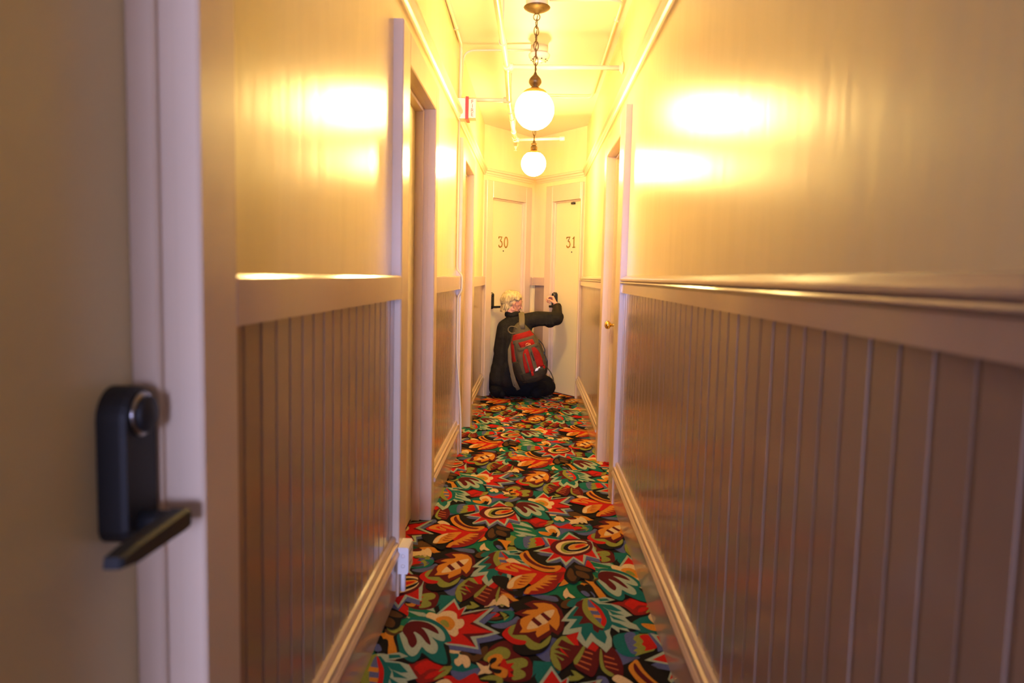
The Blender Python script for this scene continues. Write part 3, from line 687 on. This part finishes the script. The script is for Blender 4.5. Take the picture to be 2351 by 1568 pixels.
conduit('thin conduit along the left ceiling edge down to the fire alarm', [(-.492, YB + .02, zc_ - .002), (-.492, 4.82, zc_ - .002), (-.496, 4.82, 2.30)], .010, clips=((-.492, 3.9, zc_), (-.492, 4.5, zc_)))
conduit('cream cable running down the left wall from fire alarm to carpet', [(-.500, 4.835, 2.20), (-.500, 4.835, 1.235), (-.466, 4.84, 1.20), (-.466, 4.84, 1.10), (-.492, 4.84, 1.06), (-.492, 4.84, .66), (-.478, 4.85, .50), (-.460, 4.85, .26), (-.458, 4.85, .02)], .0065, M_PIPE)
conduit('grey cable drop beside the outlet box', [(-.462, 2.69, .105), (-.462, 2.69, .012)], .010, M_WHITE)

# fire alarm
fa = empty('fire_alarm', (XL + PANEL, 4.85, 2.20)); tag(fa, 'red and white FIRE alarm horn mounted high on the left wall', 'fire alarm')
def fpart(nm, m, x0, x1, y0, y1, a, b, c=.003, par=None):
    q = MB(); wbox(q, x0, x1, y0, y1, a, b, c); return q.build(nm, m, par or fa)
fpart('back_box', M_WHITE, .0, .050, -.055, .055, -.01, .115)
fpart('red_plate', M_RED, .0505, .070, -.062, .062, -.015, .125)
ln = fpart('strobe_lens', mat('milky_lens', (.85, .74, .60), .25), .0705, .115, -.05, .05, -.005, .112)
def text_mesh(s, size, name):
    cu = bpy.data.curves.new(name, 'FONT'); cu.body = s; cu.size = size; cu.extrude = .0006; cu.align_x = 'CENTER'; cu.space_line = .78
    o = bpy.data.objects.new(name, cu); COL.objects.link(o); dg = bpy.context.evaluated_depsgraph_get(); dg.update()
    me = bpy.data.meshes.new_from_object(o.evaluated_get(dg)); bpy.data.objects.remove(o); me.materials.clear(); return me
me = text_mesh('F\nI\nR\nE', .034, 'fire_lettering'); me.materials.append(M_RED)
tx = link('fire_lettering', me, fa); tx.location = (.093, -.0508, .084); tx.rotation_euler = (math.pi / 2, 0, 0)

# outlet box
ob_ = empty('outlet_box', (XL, 2.66, .10)); tag(ob_, 'white surface outlet box low on the left wall at the carpet edge', 'outlet')
q = MB(); wbox(q, .001, .036, -.03, .075, 0, .10, .004); bx = q.build('box', M_WHITE, ob_)
q = MB(); wbox(q, .036, .039, -.026, .071, .004, .096, .001); fp = q.build('face_plate', M_WHITE, ob_)
for z in (.028, .070):
    for y in (.010, .034):
        q = MB(); wbox(q, .0388, .0398, y - .003, y + .003, z - .006, z + .006, .0002); q.build('slot', M_DARK, fp)
for z in (.03, .068):
    q = MB(); lathe(q, (.019, -.030, z), [(.008, 0), (.007, .003), (0, .0035)], (0, -1, 0), 12); q.build('knockout', M_WHITE, bx)

# ================================================================== PERSON kneeling at door 31
M_SKIN = mat('warm_skin', (0.62, 0.30, 0.19), 0.5, vary=0.08, vscale=30)
M_JACKET = mat('black_quilted_jacket', (0.014, 0.012, 0.008), 0.85, bump=0.35, bscale=70, vary=0.25, vscale=25, spec=0.2)
M_TROUSER = mat('black_trousers', (0.007, 0.006, 0.006), 0.9, bump=0.2, bscale=50, spec=0.15)
M_HAIR = mat('short_blond_hair', (0.47, 0.37, 0.17), 0.55, vary=0.5, vscale=42, stretch=(1.0, 1.0, 0.4))
M_SHOE = mat('dark_shoe_leather', (0.007, 0.006, 0.006), 0.85, spec=0.15)
HC = Vector((-0.205, 7.31, 0.930)); HF = Vector((0.90, 0.40, -0.22)).normalized()
HS = HF.cross(Vector((0, 0, 1))).normalized(); HU = HS.cross(HF).normalized()
def hp(f, s, u): return HC + HF * f + HS * s + HU * u
wrist = Vector((0.240, 7.465, 0.908)); knu = Vector((0.205, 7.535, 0.985))
body = []
# skull, face, jaw, nose, brow, cheek, ears, neck
body += [(hp(-.012, 0, .022), .080, hp(.018, 0, .022), .076), (hp(.030, 0, -.02), .060, hp(.038, 0, -.062), .042), (hp(.055, 0, -.075), .024, hp(.068, 0, -.082), .018),
         (hp(.0, .045, -.05), .028, hp(.055, .015, -.082), .020), (hp(.0, -.045, -.05), .028, hp(.055, -.015, -.082), .020),
         (hp(.084, 0, .018), .010, hp(.108, 0, -.018), .011), (hp(.104, .008, -.024), .008, hp(.104, -.008, -.024), .008),
         (hp(.074, .030, .034), .014, hp(.080, .006, .032), .013), (hp(.074, -.030, .034), .014, hp(.080, -.006, .032), .013),
         (hp(.062, .034, -.014), .020, hp(.060, .030, -.03), .018), (hp(.062, -.034, -.014), .020, hp(.060, -.030, -.03), .018),
         (hp(.084, .014, -.046), .007, hp(.084, -.014, -.046), .007), (hp(.082, .012, -.056), .008, hp(.082, -.012, -.056), .008)]
for s in (1, -1):
    body += [(hp(-.008, .078 * s, .014), .010, hp(-.016, .086 * s, -.002), .012), (hp(-.016, .086 * s, .0), .011, hp(-.006, .078 * s, -.030), .009)]
body += [(hp(-.02, 0, -.04), .055, (-.200, 7.305, .81), .056), ((-.200, 7.305, .81), .056, (-.20, 7.29, .62), .10), ((-.20, 7.29, .62), .10, (-.20, 7.285, .28), .10),
         ((-.20, 7.30, .74), .05, (-.06, 7.30, .745), .05), ((-.06, 7.30, .745), .05, (.245, 7.315, .79), .038), ((.245, 7.315, .79), .038, wrist, .026),
         ((-.20, 7.30, .74), .05, (-.29, 7.285, .69), .045), ((-.29, 7.285, .69), .045, (-.325, 7.27, .47), .036), ((-.325, 7.27, .47), .036, (-.21, 7.43, .42), .028),
         ((-.28, 7.28, .25), .08, (-.21, 7.46, .105), .05), ((-.21, 7.46, .105), .05, (-.34, 7.225, .06), .036), ((-.12, 7.285, .25), .08, (.14, 7.40, .115), .055), ((.14, 7.40, .115), .055, (.04, 7.20, .06), .036)]
# right hand: palm, four curled fingers, thumb
pd = (knu - wrist).normalized(); side = Vector((0, 0, 1)).cross(pd).normalized(); back = pd.cross(side).normalized()
ac = Vector((-0.80, 0.10, -0.12)).normalized()       # fingers close to the left around the knob
spread = pd.cross(ac).normalized()
body += [(wrist, .025, wrist + pd * .03, .026)]
for k, ln_ in enumerate((.036, .043, .041, .032)):
    o_ = spread * (.033 - .022 * k)
    b0 = wrist + pd * .028 + o_ * .6; k1 = knu + o_ + pd * (.004 if k in (1, 2) else -.004)
    body += [(b0, .0150, k1, .0120)]
    k2 = k1 + (pd * .35 + ac * .95).normalized() * ln_ * 1.15; k3 = k2 + (ac * .75 - pd * .65).normalized() * ln_ * .85; k4 = k3 + (-pd * .9 - ac * .1).normalized() * ln_ * .6
    body += [(k1, .0108, k2, .0096), (k2, .0096, k3, .0086), (k3, .0086, k4, .0075)]
th0 = wrist + pd * .030 + spread * .026 + ac * .012; th1 = th0 + (pd * .75 + ac * .55 + spread * .25).normalized() * .034; th2 = th1 + (pd * .8 + ac * .55).normalized() * .028
body += [(th0, .0125, th1, .0105), (th1, .0105, th2, .0085)]
# left hand resting on the thigh
lw = Vector((-.21, 7.43, .42))
body += [(lw, .024, lw + Vector((.06, .03, -.03)), .022)]
for k in range(4): body += [(lw + Vector((.05, .045 - .018 * k, -.02)), .010, lw + Vector((.10, .05 - .020 * k, -.035)), .009), (lw + Vector((.10, .05 - .020 * k, -.035)), .009, lw + Vector((.12, .05 - .020 * k, -.06)), .0075)]
body += [(lw + Vector((.02, -.02, -.01)), .011, lw + Vector((.07, -.045, -.02)), .009)]
person = blob('person', body, 0.0042, M_SKIN, None, 3)
tag(person, 'kneeling person with short blond hair and black jacket reaching for the door lock', 'person')
# eyes and brows
for s in (1, -1):
    q = MB(); caps_mesh(q, hp(.070, .028 * s, .014), .0115, hp(.071, .028 * s, .014), .0115); e = q.build('eye', mat('eye_white', (.7, .66, .6), .25), person)
    q = MB(); caps_mesh(q, hp(.0785, .029 * s, .013), .0055, hp(.079, .029 * s, .013), .0052, 10, 4); q.build('iris', mat('iris_blue_grey', (.06, .08, .09), .2), e)
    q = MB(); tube(q, [hp(.088, .012 * s, .040), hp(.086, .028 * s, .046), hp(.074, .046 * s, .040)], [.003, .004, .002], 8); q.build('eyebrow', M_HAIR, person)
q = MB(); tube(q, [hp(.088, .018, -.052), hp(.0925, .0, -.051), hp(.088, -.018, -.052)], [.002, .0028, .002], 8); q.build('lips', mat('lips_rose', (.45, .15, .12), .45), person)
# hair: a cap of overlapping locks
hair = [(hp(-.024, 0, .034), .086, hp(.0, 0, .044), .079), (hp(-.050, 0, .0), .072, hp(-.040, 0, -.030), .058)]
rnd = random.Random(3)
def low(az):                        # lowest elevation hair reaches: nape, behind the ear, over the ear, fringe
    a = abs(az)
    return -.62 if a < 1.0 else (-.62 + (a - 1.0) / .25 * .80 if a < 1.25 else (.18 if a < 2.0 else .42))
def sp_(a, e, r): return hp(-.014 - r * math.cos(a) * math.cos(e), r * math.sin(a) * math.cos(e), .026 + r * math.sin(e))
for i in range(330):
    az = rnd.uniform(-2.7, 2.7); e0 = rnd.uniform(.1, 1.45); lo = low(az)
    e1 = max(lo + rnd.uniform(-.06, .10), e0 - rnd.uniform(.6, 1.2))
    if e1 > e0 - .1: e0 = e1 + .35
    sw = rnd.uniform(-.22, .30) * (1 if az > 0 else -1); R = .096 + rnd.uniform(-.004, .007)
    pp = [sp_(az - sw * k / 4, e0 + (e1 - e0) * k / 4, R + .005 * math.sin(math.pi * k / 4)) for k in range(5)]
    for k in range(4): hair.append((pp[k], (.0055, .0068, .0066, .0052)[k], pp[k + 1], (.0068, .0066, .0052, .0028)[k]))
for i in range(34):   # nape locks
    az = rnd.uniform(-1.1, 1.1); a = sp_(az, -.25, .094); b_ = hp(-.024 - .076 * math.cos(az), .080 * math.sin(az), -.075 - rnd.uniform(0, .025))
    hair.append((a, .008, b_, .0035))
hr = blob('hair', hair, 0.0034, M_HAIR, person, 1, .3); hr['label'] = 'short tousled blond hair'
# clothing
jk = [((-.290, 7.270, .30), .105, (-.256, 7.280, .60), .094), ((-.12, 7.285, .30), .112, (-.12, 7.295, .60), .110), ((-.22, 7.275, .30), .125, (-.20, 7.285, .60), .125),
      ((-.262, 7.280, .60), .098, (-.262, 7.285, .70), .078), ((-.12, 7.295, .60), .110, (-.08, 7.30, .745), .086), ((-.20, 7.285, .60), .12, (-.19, 7.300, .745), .085),
      ((-.19, 7.30, .745), .085, (-.198, 7.308, .815), .063), ((-.27, 7.285, .70), .076, (-.19, 7.30, .75), .08),
      ((-.09, 7.30, .755), .082, (.05, 7.30, .790), .076), ((.05, 7.30, .790), .076, (.235, 7.315, .792), .066), ((.235, 7.315, .800), .062, wrist - pd * .014, .046),
      ((.17, 7.31, .765), .064, (.250, 7.33, .810), .058),
      ((-.285, 7.28, .69), .066, (-.322, 7.265, .47), .058), ((-.322, 7.265, .47), .056, (-.22, 7.42, .42), .042),
      ((-.315, 7.255, .30), .085, (-.325, 7.235, .19), .085), ((-.22, 7.25, .30), .115, (-.23, 7.235, .20), .105), ((-.12, 7.26, .30), .11, (-.10, 7.25, .22), .105)]
for k in range(6):  # sleeve and back folds
    t = k / 6; c = Vector((.02, 7.30, .785)).lerp(Vector((.22, 7.315, .79)), t); jk.append((c + Vector((-.012, -.052, .040)), .016, c + Vector((.016, -.056, -.045)), .014))
for k in range(5): jk.append(((-.30 + .015 * k, 7.19, .36 + .06 * k), .014, (-.20, 7.172, .33 + .07 * k), .012))
jacket = blob('jacket', jk, 0.0075, M_JACKET, person, 4); jacket['label'] = 'black long sleeved jacket'
q = MB(); tube(q, [Vector((-.198, 7.306, .83)) + Vector((.066 * math.cos(t * math.pi / 12), .062 * math.sin(t * math.pi / 12), .008 * math.sin(t))) for t in range(24)], .014, 10, True, flat=1.7, upv=(0, 0, 1)); q.build('collar', M_JACKET, jacket)
q = MB(); ca = (wrist - pd * .02); tube(q, [ca, ca + pd * .026], .045, 18); q.build('cuff', M_JACKET, jacket)
tr = [((-.285, 7.275, .24), .105, (-.215, 7.455, .115), .082), ((-.215, 7.455, .112), .080, (-.340, 7.235, .075), .062), ((-.11, 7.28, .24), .11, (.145, 7.395, .125), .090), ((.145, 7.395, .12), .088, (.055, 7.205, .075), .064),
      ((-.20, 7.27, .26), .12, (-.19, 7.27, .22), .12), ((-.24, 7.30, .13), .12, (.0, 7.30, .12), .11), ((-.335, 7.265, .22), .080, (-.338, 7.265, .09), .078), ((-.33, 7.225, .075), .072, (-.345, 7.20, .08), .06), ((.16, 7.40, .10), .09, (.13, 7.33, .09), .08)]
blob('trousers', tr, 0.008, M_TROUSER, person, 4)['label'] = 'black trousers'
for a, b in (((-.290, 7.27, .055), (-.280, 7.20, .050)), ((.060, 7.26, .055), (.050, 7.205, .05))):
    a = Vector(a); b = Vector(b)
    blob('shoe', [(a, .040, a.lerp(b, .5), .042), (a.lerp(b, .5), .042, b, .036), (a + Vector((0, 0, .03)), .036, a, .038)], .007, M_SHOE, person, 3)

# ================================================================== BACKPACK
M_PK = mat('grey_olive_nylon', (0.088, 0.070, 0.036), 0.8, bump=0.3, bscale=160, vary=0.2, vscale=18, spec=0.15)
M_PKD = mat('dark_olive_nylon', (0.036, 0.028, 0.015), 0.85, bump=0.3, bscale=160, vary=0.2, vscale=18, spec=0.15)
M_PKR = mat('red_nylon', (0.25, 0.010, 0.005), 0.75, bump=0.3, bscale=120, vary=0.18, vscale=14, spec=0.15)
M_STRAP = mat('olive_webbing', (0.115, 0.092, 0.045), 0.7, bump=0.3, bscale=300)
M_REFL = mat('silver_reflective', (0.80, 0.82, 0.88), 0.25)
M_ORL = mat('orange_stitched_logo', (0.75, 0.36, 0.12), 0.6)
pk = empty('backpack', (0.030, 7.045, 0.205)); pk.rotation_euler = (0, -0.285, 0.12)
tag(pk, 'red and grey hiking backpack worn on the kneeling person', 'backpack')
HW = [(0, .060, .05), (.012, .100, .070), (.05, .140, .092), (.10, .160, .102), (.20, .166, .104), (.30, .158, .096), (.38, .140, .086), (.45, .112, .072), (.50, .085, .058), (.55, .056, .044), (.575, .035, .030), (.585, .015, .015)]
def hw(h):
    for i in range(len(HW) - 1):
        a, b = HW[i], HW[i + 1]
        if h <= b[0]:
            t = (h - a[0]) / (b[0] - a[0]); t = max(0, min(1, t)); return a[1] + (b[1] - a[1]) * t, a[2] + (b[2] - a[2]) * t
    return HW[-1][1], HW[-1][2]
EX = 2.5
def yfront(x, h):
    w_, d_ = hw(h); t = min(1, abs(x) / w_) if w_ > 0 else 1
    return -d_ * max(0, 1 - t ** EX) ** (1 / EX)
q = MB(); SEGN = 40; hs_ = [i / 32 * .585 for i in range(33)]; vs = []; fs = []
for h in hs_:
    w_, d_ = hw(h)
    for k in range(SEGN):
        t = 2 * math.pi * k / SEGN; c, s = math.cos(t), math.sin(t)
        vs.append((w_ * math.copysign(abs(c) ** (2 / EX), c), d_ * math.copysign(abs(s) ** (2 / EX), s) * (1 if s < 0 else .8), h))
for i in range(len(hs_) - 1):
    for k in range(SEGN): fs.append((i * SEGN + k, i * SEGN + (k + 1) % SEGN, (i + 1) * SEGN + (k + 1) % SEGN, (i + 1) * SEGN + k))
fs += [tuple(range(SEGN)), tuple((len(hs_) - 1) * SEGN + k for k in range(SEGN))]
q.add(vs, fs, True); q.build('main_compartment', M_PK, pk)
def patch(name, m, h0, h1, xl, xr, off=.006, puff=.0, nh=14, nx=12, parent=None, label=None):
    """curved panel on the pack's front; xl(h), xr(h) bound it"""
    q = MB(); F_, B_ = [], []
    for i in range(nh + 1):
        h = h0 + (h1 - h0) * i / nh; a, b = xl(h), xr(h)
        for j in range(nx + 1):
            x = a + (b - a) * j / nx; edge = math.sin(math.pi * i / nh) * math.sin(math.pi * j / nx)
            y = yfront(x, h); F_.append((x, y - off - puff * max(0, edge) ** .5, h)); B_.append((x, y + .008, h))
    n = nx + 1; N = len(F_); fs = []
    for i in range(nh):
        for j in range(nx):
            a = i * n + j; fs.append((a, a + 1, a + n + 1, a + n)); fs.append((N + a, N + a + n, N + a + n + 1, N + a + 1))
    for i in range(nh): fs += [(i * n, (i + 1) * n, N + (i + 1) * n, N + i * n), (i * n + nx, N + i * n + nx, N + (i + 1) * n + nx, (i + 1) * n + nx)]
    for j in range(nx): fs += [(j, N + j, N + j + 1, j + 1), (nh * n + j, nh * n + j + 1, N + nh * n + j + 1, N + nh * n + j)]
    q.add(F_ + B_, fs, True); o = q.build(name, m, parent or pk)
    if label: o['label'] = label
    return o
W_ = lambda h: hw(h)[0]
def arch(h, h0, h1, w0): return w0 * max(0.02, 1 - max(0, (h - h0) / (h1 - h0)) ** 2.6) ** .5
fp = patch('front_pocket', M_PK, .015, .43, lambda h: -.100 + arch(h, .2, .435, .09) * -.1 + .07 * max(0, h - .28), lambda h: min(.138, W_(h) * .93), .010, .022, label='olive front pocket')
patch('top_panel', M_PKR, .430, .487, lambda h: -W_(h) * .90, lambda h: W_(h) * .92, .004, .006, label='red top lid panel')
patch('arch_band', M_PK, .405, .436, lambda h: -W_(h) * .86, lambda h: W_(h) * .9, .014, .004)
lg = patch('logo_panel', M_PKR, .352, .408, lambda h: -.050 - .01 * (h - .35) / .05, lambda h: W_(h) * .62, .022, .006, label='red logo panel')
patch('arch_band', M_PK, .330, .358, lambda h: -.085, lambda h: W_(h) * .80, .029, .004)
rp = patch('red_panel', M_PKR, .115, .335, lambda h: .004 - arch(h, .14, .345, .072), lambda h: .016 - .02 * (h - .2), .032, .006, label='left red pocket panel')
patch('red_panel', M_PKR, .135, .335, lambda h: .046 - .02 * (h - .2), lambda h: .046 + arch(h, .16, .345, .074), .030, .006, label='right red pocket panel')
patch('centre_stripe', M_PK, .115, .345, lambda h: .014 - .02 * (h - .2), lambda h: .048 - .02 * (h - .2), .037, .002)
patch('pocket_stripe', M_PK, .115, .300, lambda h: -.034 - .01 * (h - .2), lambda h: -.020 - .01 * (h - .2), .040, .001)
patch('side_pocket', M_PKD, .03, .24, lambda h: -W_(h) * .97, lambda h: -.088, .010, .010, label='mesh side pocket')
patch('red_side_strip', M_PKR, .20, .43, lambda h: -W_(h) * .95, lambda h: -W_(h) * .76, .004, .002)
patch('bottom_flap', M_PKD, .010, .115, lambda h: -W_(h) * .72, lambda h: W_(h) * .88, .026, .006, label='dark bottom flap')
patch('red_tab', M_PKR, .075, .120, lambda h: -.020, lambda h: .004, .036, .003); patch('red_tab', M_PKR, .110, .140, lambda h: .105, lambda h: .128, .026, .003)
patch('reflective_strip', M_REFL, .112, .136, lambda h: .020 + (h - .112) * .6, lambda h: .050 + (h - .112) * .6, .038, .003, label='small white reflective strip')
patch('reflective_strip', M_REFL, .128, .142, lambda h: .060, lambda h: .078, .036, .003, label='small white reflective strip')
q = MB()
def onp(x, h, off=.036): return (x, yfront(x, h) - off, h)
tube(q, [onp(.0, .372), onp(.012, .384), onp(.03, .386), onp(.02, .376), onp(.045, .374)], .0035, 6); tube(q, [onp(-.005, .362), onp(.022, .364), onp(.05, .366)], .003, 6)
q.build('logo', M_ORL, lg)['label'] = 'orange stitched logo'
q = MB(); tube(q, [onp(.034, .30, .040), onp(.036, .25, .042), onp(.038, .21, .042)], .005, 8); zp = q.build('zip', M_DARK, pk)
q = MB(); tube(q, [onp(.030, .30, .046), onp(.030, .27, .048)], .004, 8, flat=.5); q.build('zip_pull', M_DARK, zp)
for sx, h in ((1, .36), (1, .24), (1, .18), (-1, .22)):
    q = MB(); x = sx * W_(h) * .93; wbox(q, x - .012, x + .012, -.05, -.022, h - .012, h + .012, .004); q.build('buckle', M_DARK, pk)
q = MB(); tube(q, [(.14, -.03, .38), (.165, -.04, .33), (.172, -.04, .27), (.160, -.04, .22), (.168, -.04, .16), (.15, -.04, .10)], .006, 8, flat=.5); q.build('compression_strap', M_DARK, pk)
q = MB(); tube(q, [(.150, -.04, .10), (.170, -.05, .05), (.178, -.05, -.01), (.172, -.05, -.05)], .008, 8, flat=.35); q.build('loose_strap', M_STRAP, pk)
q = MB(); tube(q, [(-.095, .0, .43), (-.150, -.03, .36), (-.178, -.045, .26), (-.188, -.05, .16), (-.185, -.05, .06), (-.170, -.05, -.03)], .019, 10, flat=.28, upv=(.2, 1, 0)); q.build('shoulder_strap', M_STRAP, pk)['label'] = 'loose left shoulder strap hanging down'
q = MB(); tube(q, [(-.165, -.03, .20), (-.205, -.045, .12), (-.205, -.05, .02), (-.170, -.05, -.03)], .007, 8, flat=.4); q.build('strap_end', M_STRAP, pk)
q = MB(); tube(q, arc([(-.02, -.040, .525), (-.05, -.050, .560), (-.085, -.050, .575), (-.115, -.050, .560), (-.118, -.050, .530), (-.095, -.050, .505), (-.06, -.050, .500)], .02, 4), .0055, 8); q.build('grab_loop', M_STRAP, pk)
q = MB(); tube(q, [(.010, -.048, .520), (.025, -.040, .57), (.040, -.010, .61), (.050, .035, .645), (.056, .09, .660), (.058, .13, .655)], .028, 12, flat=.22, upv=(0, -1, 1)); q.build('shoulder_strap', M_STRAP, pk)['label'] = 'olive shoulder strap going up over the shoulder'
